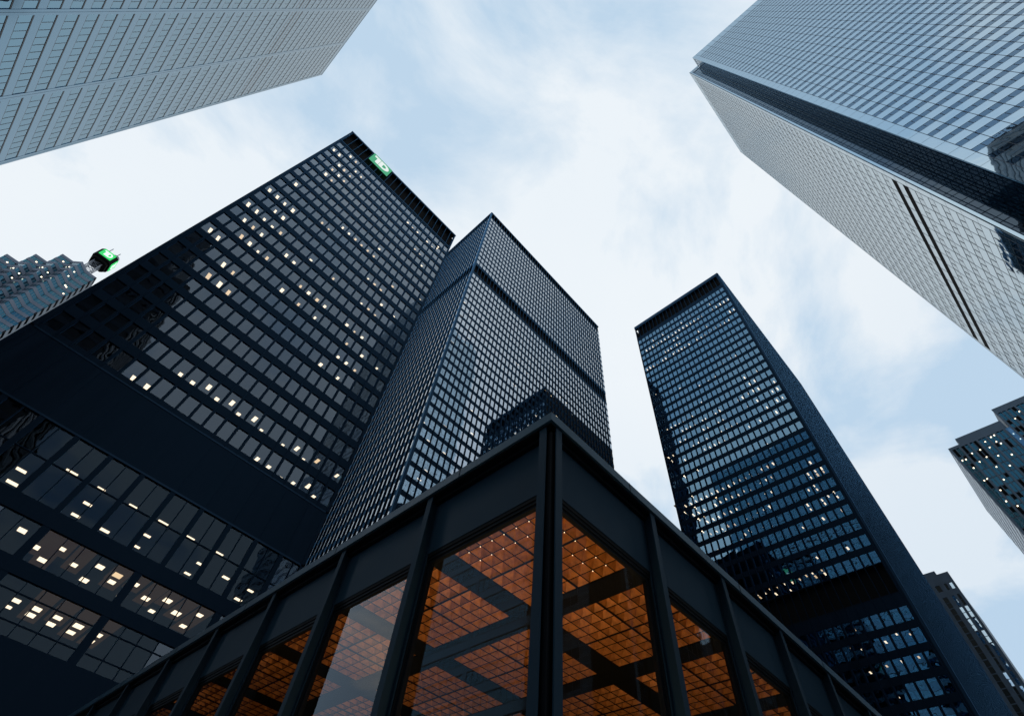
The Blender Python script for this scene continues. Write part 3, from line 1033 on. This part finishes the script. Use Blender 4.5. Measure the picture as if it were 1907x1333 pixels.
# ------------------------------------------------------------------ grey tower at the right edge
def tower_grey():
    T = thing('office_tower', (218, -40, 0), 'grey granite tower with paired dark windows and stepped roof at the right edge', 'office tower')
    F = Face(195.99, -18.7, 0, -1, -1, 0)
    wall, side, blue, lp = MB(), MB(), MB(), Parts('ceiling_light', M['lamp'], T)
    blk = Parts('dark_opening', M['void'], T)
    wall_d = MB()
    pairs = [0.72 + 2.74 * k for k in range(6)]
    wp = Parts('window', M['g_teal'], T)
    fl = 3.72
    rows = [(144.9 - fl * (k + 1) + 0.35, 144.9 - fl * k) for k in range(39)]
    strips = [(a, a + 0.95) for a in pairs] + [(a + 1.15, a + 2.1) for a in pairs]
    strips2 = [(19.2 + 2.75 * k, 20.15 + 2.75 * k) for k in range(7)] + [(20.4 + 2.75 * k, 21.35 + 2.75 * k) for k in range(7)]
    # piers between strips
    cuts = sorted(strips)
    u = 0.0
    for a, b in cuts:
        F.box(wall, u, a, -0.5, 0.0, 0, 144.9)
        u = b
    F.box(wall, u, 17.2, -0.5, 0.0, 0, 144.9)
    F.box(wall, 0.0, 17.2, -0.5, 0.0, 144.9, 146.0)
    F.box(wall, 3.8, 18.0, -3.0, -0.52, 145.2, 149.0)
    u = 18.6
    for a, b in sorted(strips2):
        F.box(wall, u, a, -0.5, 0.0, 0, 151.6)
        u = b
    F.box(wall, u, 42, -0.5, 0.0, 0, 151.6)
    F.box(wall, 18.6, 42, -0.5, 0.0, 151.6, 154.0)
    rng = random.Random(3)
    for st, rr in ((strips, rows), (strips2, [(z0 + 6.5, z1 + 6.5) for z0, z1 in rows])):
        for z0, z1 in rr:
            for a, b in st:
                F.box(wall_d, a, b, -0.45, -0.28, z0 - 0.36, z0)
        window_grid(F, wp, st, rr, -0.3, 0.004)
        for z0, z1 in rr:
            for a, b in st:
                if rng.random() < 0.30:
                    h = rng.choice((0.45, 0.55, 1.0)) * (z1 - z0)
                    mb = MB(); F.box(mb, a + 0.05, b - 0.05, -0.27, -0.24, z1 - h, z1 - 0.02)
                    blk.add(mb, [F.p(a, -.2, z1 - h), F.p(b, -.2, z1 - h), F.p(b, -.2, z1), F.p(a, -.2, z1)], (-1, 0, 0))
    for a, z in ((2.05, 139.6), (1.0, 139.7), (2.05, 135.6), (4.65, 136.9), (4.7, 140.9), (7.2, 137.6), (9.9, 140.5), (7.3, 141.0), (10.1, 143.1),
                 (12.4, 144.0), (13.5, 144.2), (2.9, 130.2), (1.9, 130.0), (7.3, 133.0), (10.0, 136.5), (13.2, 140.4), (12.6, 141.6), (3.5, 125.0), (6.3, 128.0), (10.4, 131.8), (13.1, 135.2), (24.1, 149.0), (21.6, 147.0), (17.9, 142.0), (18.2, 139.3), (2.6, 121.0), (4.1, 118.4)):
        mb = MB(); F.box(mb, a - 0.17, a + 0.17, -0.2, 0.02, z - 0.16, z + 0.16)
        lp.add(mb, [F.p(a - .3, 0, z - .3), F.p(a + .3, 0, z - .3), F.p(a + .3, 0, z + .3), F.p(a - .3, 0, z + .3)], (-3, 0, 0))
    # bright blue glass bay between the two blocks
    B1 = Face(195.99, -18.7 - 15.7, -0.0, -1, -1, 0)
    bp = Parts('bay_window', M['g_blue'], T)
    for k in range(40):
        z1 = 144.8 - fl * k
        for a, b in ((17.24, 17.65), (17.65, 18.1), (18.1, 18.56)):
            mb = MB(); F.pane(mb, a, b, 0.15, z1 - fl, z1, 0.003)
            bp.add(mb, [F.p(a, .15, z1 - fl), F.p(b, .15, z1 - fl), F.p(b, .15, z1), F.p(a, .15, z1)], (-1, 0, 0))
        F.box(wall_d, 17.24, 18.56, -0.2, 0.13, z1 - 0.25, z1)
    bp.finish()
    G = Face(195.99, -18.7, 1, 0, 0, 1)
    G.box(side, 0.5, 43, -0.5, 0, 0, 146)
    sw = Parts('side_window', M['g_pale'], T, 60)
    us = [(1.2 + 1.4 * k, 2.2 + 1.4 * k) for k in range(30)]
    window_grid(G, sw, us, [(z1 - 2.9, z1 - 1.0) for z0, z1 in rows], 0.02, 0.003)
    sw.finish()
    wp.finish()
    wall.build('granite_wall', M['granite'], T)
    wall_d.build('spandrel', M['granite_dark'], T)
    blk.finish()
    side.build('side_wall', M['stone'], T)
    body = MB()
    body.box(196.5, 238.9, -36.4, -19.25, 0, 145.2)
    body.box(196.5, 238.9, -60, -37.4, 0, 153.5)
    body.build('core', M['granite_dark'], T)
    lp.finish()


# ------------------------------------------------------------------ low dark tower, lower right
def tower_dark():
    T = thing('office_tower', (245, 24, 0), 'dark grey tower with mirror-bright window grid behind the right-hand black tower', 'office tower')
    F = Face(222.17, 4.7, 0, 1, -1, 0)
    wall = MB()
    wp = Parts('window', M['g_sky'], T)
    W = 40.0
    fl = 4.15
    cols = [(0.85, 1.7), (2.5, 3.3), (4.75, 6.2), (8.2, 9.0), (9.8, 10.6), (12.0, 13.5), (15.4, 16.2), (17.0, 17.8), (19.2, 20.7), (22.6, 23.4), (24.2, 25.0), (26.4, 27.9), (30, 31), (32, 33), (34, 36)]
    top = [(114.0, 116.3)]
    rows = [(111.95 - fl * k - 3.9, 111.95 - fl * k) for k in range(26)]
    u = 0.0
    for a, b in cols:
        F.box(wall, u, a, -0.4, 0.0, 0, 116.3)
        u = b
    F.box(wall, u, W, -0.4, 0.0, 0, 116.3)
    F.box(wall, 0, W, -0.4, 0.0, 116.3, 120.0)
    F.box(wall, 3.6, W, -6, -1.0, 119.6, 122.0)
    for a, b in cols:
        F.box(wall, a, b, -0.35, -0.04, 111.95, 114.0)
        for z0, z1 in rows:
            F.box(wall, a, b, -0.35, -0.04, z0 - 0.25, z0)
            F.box(wall, a, b, -0.3, -0.1, (z0 + z1) / 2 - 0.05, (z0 + z1) / 2 + 0.05)
    window_grid(F, wp, cols, top + rows, -0.2, 0.012)
    wp.finish()
    wall.build('facade_wall', M['granite_dark'], T)
    body = MB(); body.box(222.7, 262, 5.0, 44, 0, 119.4)
    body.build('core', M['granite_dark'], T)
    lp = Parts('ceiling_light', M['lamp_dim'], T)
    for a, z in ((10.2, 110.2), (10.4, 109.3), (9.0, 111.8), (8.4, 108.3), (9.9, 106.6), (9.0, 105.2), (12.4, 113.5), (11.0, 113.2), (10.5, 101.8), (11.2, 98.0), (9.3, 96.8), (8.2, 93.5), (9.0, 93.1), (8.6, 90.0), (10.4, 89.0), (9.0, 76.0)):
        mb = MB(); F.box(mb, a - 0.15, a + 0.15, -0.5, -0.15, z - 0.12, z + 0.12)
        lp.add(mb, [F.p(a - .2, 0, z - .2), F.p(a + .2, 0, z - .2), F.p(a + .2, 0, z + .2), F.p(a - .2, 0, z + .2)], (-3, 0, 0))
    lp.finish()


# ------------------------------------------------------------------ stepped tower far left, with mast
def tower_stepped():
    T = thing('office_tower', (-90, 275, 0), 'stepped grey tower with teal window bands and zigzag corners at the left edge', 'office tower')
    wall, panes, mul = MB(), Parts('window_band', M['g_teal'], T), MB()
    fl = 4.15
    roof = MB()
    lite = Parts('window_band', M['g_pale'], T)

    def run(x0, y0, x1, y1, zt, zb, pp):
        ln = math.hypot(x1 - x0, y1 - y0)
        ux, uy = (x1 - x0) / ln, (y1 - y0) / ln
        F = Face(x0, y0, ux, uy, uy, -ux)                 # u to the right seen from outside: outward normal
        F.box(wall, 0, ln, -0.4, 0, zt - 1.7, zt)
        z = zt - 1.7
        while z > zb:
            mb = MB(); F.pane(mb, 0.05, ln - 0.05, -0.12, z - 2.3, z, 0.004)
            pp.add(mb, [F.p(0, 0, z - 2.3), F.p(ln, 0, z - 2.3), F.p(ln, 0, z), F.p(0, 0, z)], (F.n[0], F.n[1], 0))
            n = max(1, round(ln / 1.25))
            for k in range(1, n):
                F.box(mul, ln * k / n - 0.04, ln * k / n + 0.04, -0.14, -0.06, z - 2.3, z)
            F.box(wall, 0, ln, -0.4, 0, z - fl, z - 2.3)
            z -= fl
    lp = Parts('ceiling_light', M['lamp'], T)
    for i in range(4):
        sx, zt = -5.45 * i, 230.0 - 9.75 * i
        pts = [(-94.05 + sx, 256.3), (-88.65 + sx, 256.3), (-84.9 + sx, 252.5), (-81.4 + sx, 256.3), (-76.0 + sx, 256.3), (-76.0 + sx, 262.0)]
        for j, ((a, b), (c, d)) in enumerate(zip(pts, pts[1:])):
            run(a, b, c, d, zt, zt - 70, lite if j == 1 else panes)
        rf = pts[:-1] + [(-76.0 + sx, 300.0 - i * 1.5), (-94.05 + sx, 300.0 - i * 1.5)]
        roof.prism([(x, y + 0.5) for x, y in rf], 120 - i, zt - 0.3)
        for x, z in ((-79.5, zt - 16), (-80.4, zt - 15.5), (-86.2, zt - 6.5), (-83.0, zt - 11), (-83.3, zt - 7.0), (-90.6, zt - 4), (-77.5, zt - 20.3)):
            mb = MB(); y = 256.3 - (max(0, 3.5 - abs(x + 84.9)) if abs(x + 84.9) < 3.6 else 0)
            mb.box(x + sx - 0.3, x + sx + 0.3, y - 0.15, y + 0.1, z - 0.25, z + 0.25)
            lp.add(mb, [(x + sx - .3, y, z - .3), (x + sx + .3, y, z - .3), (x + sx + .3, y, z + .3), (x + sx - .3, y, z + .3)], (0, -3, 0))
    panes.finish()
    lite.finish()
    lp.finish()
    wall.build('stone_band', M['stone'], T)
    mul.build('mullion_grid', M['lattice'], T)
    roof.build('core', M['granite_dark'], T)
    # lattice mast carrying an eight-sided sign drum
    mast = MB()
    cx, cy, h = -85.2, 266.8, 2.1
    lg = [(cx - h, cy - h), (cx + h, cy - h), (cx + h, cy + h), (cx - h, cy + h)]
    for x, y in lg:
        mast.bar((x, y, 229), (x, y, 262), 0.16)
    for k in range(12):
        za, zb = 229 + 1.7 * k, 230.7 + 1.7 * k
        for i in range(4):
            a, b = lg[i], lg[(i + 1) % 4]
            if k % 2:
                a, b = b, a
            mast.bar((a[0], a[1], za), (b[0], b[1], zb), 0.09)
            mast.bar((a[0], a[1], zb), (b[0], b[1], zb), 0.08)
    mast.build('mast', M['lattice'], T)
    dr = MB()
    ap, hf = 4.8, 3.3
    oc = [(cx + x, cy + y) for x, y in ((ap, -hf), (ap, hf), (hf, ap), (-hf, ap), (-ap, hf), (-ap, -hf), (-hf, -ap), (hf, -ap))]
    dr.prism(oc, 249.2, 256.0)
    dr.prism([(cx + (x - cx) * .85, cy + (y - cy) * .85) for x, y in oc], 247.4, 249.2)
    dr.build('sign_drum', M['void'], T)
    ant = MB()
    for k in range(5):
        a = k * 1.3
        ant.bar((cx + 2.0 + math.cos(a), cy + math.sin(a), 256), (cx + 2.0 + math.cos(a), cy + math.sin(a), 260.5), 0.12)
    ant.prism([(cx + 2 + 1.9 * math.cos(math.radians(45 * i)), cy + 1.9 * math.sin(math.radians(45 * i))) for i in range(8)], 257.0, 259.8)
    ant.build('antenna', M['lattice'], T)
    for nx, ny, ux, uy in ((0, -1, 1, 0), (1, 0, 0, 1)):
        hw = 3.25
        Q = Face(cx + nx * ap - ux * hw, cy + ny * ap - uy * hw, ux, uy, nx, ny)
        b = MB(); Q.box(b, 0, 2 * hw, 0.05, 0.3, 250.4, 255.8)
        sg = b.build('sign', M['sign_lit'], T)
        letters(Q, 0.35, 250.6, 2 * hw / 5.7 * 0.92, 5.0 / 4.65, 0.32, M['sign_lit_w'], sg)


# ------------------------------------------------------------------ glass pavilion in front
def pavilion():
    T = thing('glass_pavilion', (16, 16, 0), 'low navy steel pavilion in front with glowing orange coffered ceiling behind tall glass', 'pavilion')
    X0, Y0 = 4.91, 4.30
    FAR = 34.0
    zt = 9.24
    rx = [5.20, 8.355, 11.3, 14.2, 17.0, 19.75, 22.5, 25.2, 27.9, 30.6, 33.3]
    ly = [4.57, 7.875, 11.15, 14.45, 17.8, 21.2, 24.6, 28.0, 31.4]
    rf = MB()
    rf.box(X0, FAR, Y0, FAR, 9.02, zt)
    rf.build('roof', M['paint_edge'], T)
    seam = MB()
    for k in range(1, 6):
        y = Y0 + 2.6 + 4.6 * (k - 1)
        seam.box(X0 - 0.004, X0 + 0.02, y - 0.012, y + 0.012, 9.03, zt + 0.003)
        seam.box(y + 0.6 - 0.012, y + 0.6 + 0.012, Y0 - 0.004, Y0 + 0.02, 9.03, zt + 0.003)
    seam.build('roof_seam', M['paint_dark'], T)
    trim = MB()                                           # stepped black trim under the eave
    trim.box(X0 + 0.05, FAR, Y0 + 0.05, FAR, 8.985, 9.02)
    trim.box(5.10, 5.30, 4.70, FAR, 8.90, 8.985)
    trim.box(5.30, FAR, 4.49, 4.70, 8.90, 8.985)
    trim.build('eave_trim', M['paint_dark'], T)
    L_ = Face(5.20, 4.57, 0, 1, -1, 0)
    R_ = Face(5.20, 4.57, 1, 0, 0, -1)

    def column(F, u, plane):
        mb = MB()
        F.box(mb, u - 0.083, u + 0.083, plane - 0.025, plane, 0.0, 8.985)
        F.box(mb, u - 0.012, u + 0.012, 0.0, plane - 0.025, 0.0, 8.985)
        F.box(mb, u - 0.083, u + 0.083, -0.02, 0.004, 0.0, 8.9)
        return mb.build('column', M['paint'], T)
    for y in ly:
        column(L_, y - 4.57, 0.225)
    for x in rx:
        column(R_, x - 5.20, 0.225)
    cp = MB(); cp.box(5.06, 5.30, 4.43, 4.68, 0, 8.9)
    cp.build('corner_post', M['paint_dark'], T)
    for F, cs, off in ((L_, ly, 4.57), (R_, rx, 5.20)):
        for a, b in zip(cs, cs[1:]):
            u0, u1 = a - off + 0.013, b - off - 0.013
            mb = MB(); F.box(mb, u0, u1, -0.08, 0.0, 7.66, 8.9)
            mb.build('wall_panel', M['paint'], T)
            fr = MB()
            F.box(fr, u0, u1, -0.12, -0.03, 7.52, 7.66)
            F.box(fr, u0, u0 + 0.10, -0.12, -0.02, 0.35, 7.52)
            F.box(fr, u1 - 0.10, u1, -0.12, -0.02, 0.35, 7.52)
            F.box(fr, u0, u1, -0.12, -0.02, 0.0, 0.35)
            F.box(fr, u0 + 0.10, u0 + 0.16, -0.15, -0.06, 0.35, 7.46)
            F.box(fr, u1 - 0.16, u1 - 0.10, -0.15, -0.06, 0.35, 7.46)
            F.box(fr, u0 + 0.10, u1 - 0.10, -0.15, -0.06, 7.46, 7.52)
            w_ = fr.build('window_frame', M['paint_dark'], T)
            g = MB(); F.pane(g, u0 + 0.16, u1 - 0.16, -0.10, 0.35, 7.46, 0.0015)
            g.build('pane', M['g_clear'], w_)
    # ceiling: bays of sixty-four bronze coffers between flat black beams
    c, per = 0.3165, 3.17
    x0, y0 = 5.27, 4.75
    zc_ = 7.60
    slat, beam = MB(), MB()
    for i in range(8):
        for j in range(8):
            bx, by = x0 + per * i, y0 + per * j
            tile = MB()
            for a in range(8):
                for b in range(8):
                    p = [(bx + c * a, by + c * b), (bx + c * (a + 1), by + c * b), (bx + c * (a + 1), by + c * (b + 1)), (bx + c * a, by + c * (b + 1))]
                    ap = (bx + c * (a + .5), by + c * (b + .5), zc_ + 0.17 + random.uniform(-.006, .006))
                    for k in range(4):
                        q, r = p[k], p[(k + 1) % 4]
                        tile.tri((q[0], q[1], zc_), ap, (r[0], r[1], zc_))
            tile.build('ceiling_coffer', M['bronze'], T)
            for a in range(9):
                t = 0.020 if a == 4 else 0.0045
                slat.box(bx + c * a - t, bx + c * a + t, by, by + 8 * c, zc_ - 0.010, zc_ + 0.004)
                slat.box(bx, bx + 8 * c, by + c * a - t, by + c * a + t, zc_ - 0.012, zc_ + 0.006)
            if i < 7:
                beam.box(bx + 8 * c + 0.008, bx + per - 0.008, by, by + 8 * c, zc_ - 0.02, zc_ + 0.3)
            if j < 7:
                beam.box(bx, bx + 8 * c, by + 8 * c + 0.009, by + per - 0.009, zc_ - 0.018, zc_ + 0.3)
                if i < 7:
                    beam.box(bx + 8 * c + 0.008, bx + per - 0.008, by + 8 * c + 0.001, by + per - .001, zc_ - 0.019, zc_ + 0.3)
    beam.box(5.21, FAR - .1, 4.58, y0 - 0.01, zc_ - 0.02, zc_ + 0.3)
    beam.box(5.21, x0 - 0.01, y0 - 0.01, FAR - .1, zc_ - 0.02, zc_ + 0.3)
    slat.build('ceiling_slat', M['slat'], T)
    beam.build('ceiling_beam', M['slat'], T)
    bulbs = Parts('ceiling_bulb', M['bulb'], T)
    for i in range(4):
        for j in range(10):
            if i + j < 11 and not (i > 2 and j > 2):
                for (x, y) in {(x0 + 0.105 + i * 0.303, y0 + 0.04 + j * 0.3165), (x0 + 0.105 + j * 0.3165, y0 + 0.04 + i * 0.303)}:
                    if x > x0 + 8 * c or y > y0 + 8 * c:
                        continue
                    x = x0 + c * round((x - x0) / c)
                    y = y0 + c * round((y - y0) / c)
                    mb = MB(); mb.octa((x, y, zc_ - 0.03), 0.012)
                    bulbs.add(mb, [(x - .02, y, zc_ - .05), (x, y - .02, zc_ - .05), (x + .02, y, zc_ - .05), (x, y + .02, zc_ - .05)], (0, 0, -.3))
    for it in bulbs.items:
        pass
    bulbs.items = [(99, k, mb) for a, k, mb in bulbs.items]
    bulbs.finish()
    back = MB()
    back.box(FAR - .1, FAR, Y0 + .3, FAR, 0, 9.0)
    back.box(X0 + .5, FAR, FAR - .1, FAR - .002, 0, 9.0)
    back.box(14, 26, 14, 26, 0, 7.4)
    back.build('back_wall', M['room'], T)
    fl = MB(); fl.box(5.3, FAR, 4.7, FAR, -0.1, 0.04)
    fl.build('floor', M['granite_dark'], T)
    # unseen warm fill lamps, added low inside to brighten the coffers
    for k, (x, y, e) in enumerate(FILL_LAMPS):
        ld = bpy.data.lights.new('fill_lamp', 'AREA')
        ld.shape = 'DISK'
        ld.size = 0.8
        ld.energy = e
        ld.color = (1.0, 0.66, 0.33)
        ob = bpy.data.objects.new('fill_lamp', ld)
        COL.objects.link(ob)
        ob.parent = T
        ob.location = Vector((x, y, 3.8)) - T.location
        ob.rotation_euler = (math.pi, 0, 0)


FILL_LAMPS = [(6.1, 5.4, 52), (6.0, 9.3, 26), (9.7, 5.5, 26), (6.2, 13, 16), (13.2, 5.6, 16), (9.9, 9.6, 20), (6.4, 18, 11), (18, 5.8, 11), (11, 13.4, 10), (13.4, 11, 10)]


# ------------------------------------------------------------------ towers the glass mirrors, out of frame behind the camera
def tower_behind(x0, x1, y0, y1, top, label, fl):
    T = thing('office_tower', ((x0 + x1) / 2, (y0 + y1) / 2, 0), label, 'office tower')
    core, band = MB(), MB()
    core.box(x0, x1, y0, y1, 0, top)
    z = 6.0
    while z < top - 1:
        band.box(x0 - 0.2, x1 + 0.2, y0 - 0.2, y1 + 0.2, z, z + 1.5)
        z += fl
    core.build('glass_wall', M['dark_gloss'], T)
    band.build('floor_band', M['granite_dark'], T)


tower_left()
tower_middle()
tower_right()
tower_pale()
tower_blue()
tower_grey()
tower_dark()
tower_stepped()
pavilion()
tower_behind(-62, -23.4, -75, -25, 139, 'dark banded tower seen only mirrored in the left black tower, shorter of two', 4.0)
tower_behind(-95, -50.6, -150, -108, 262, 'dark banded tower seen only mirrored in the blue and white tower, taller of two', 4.2)
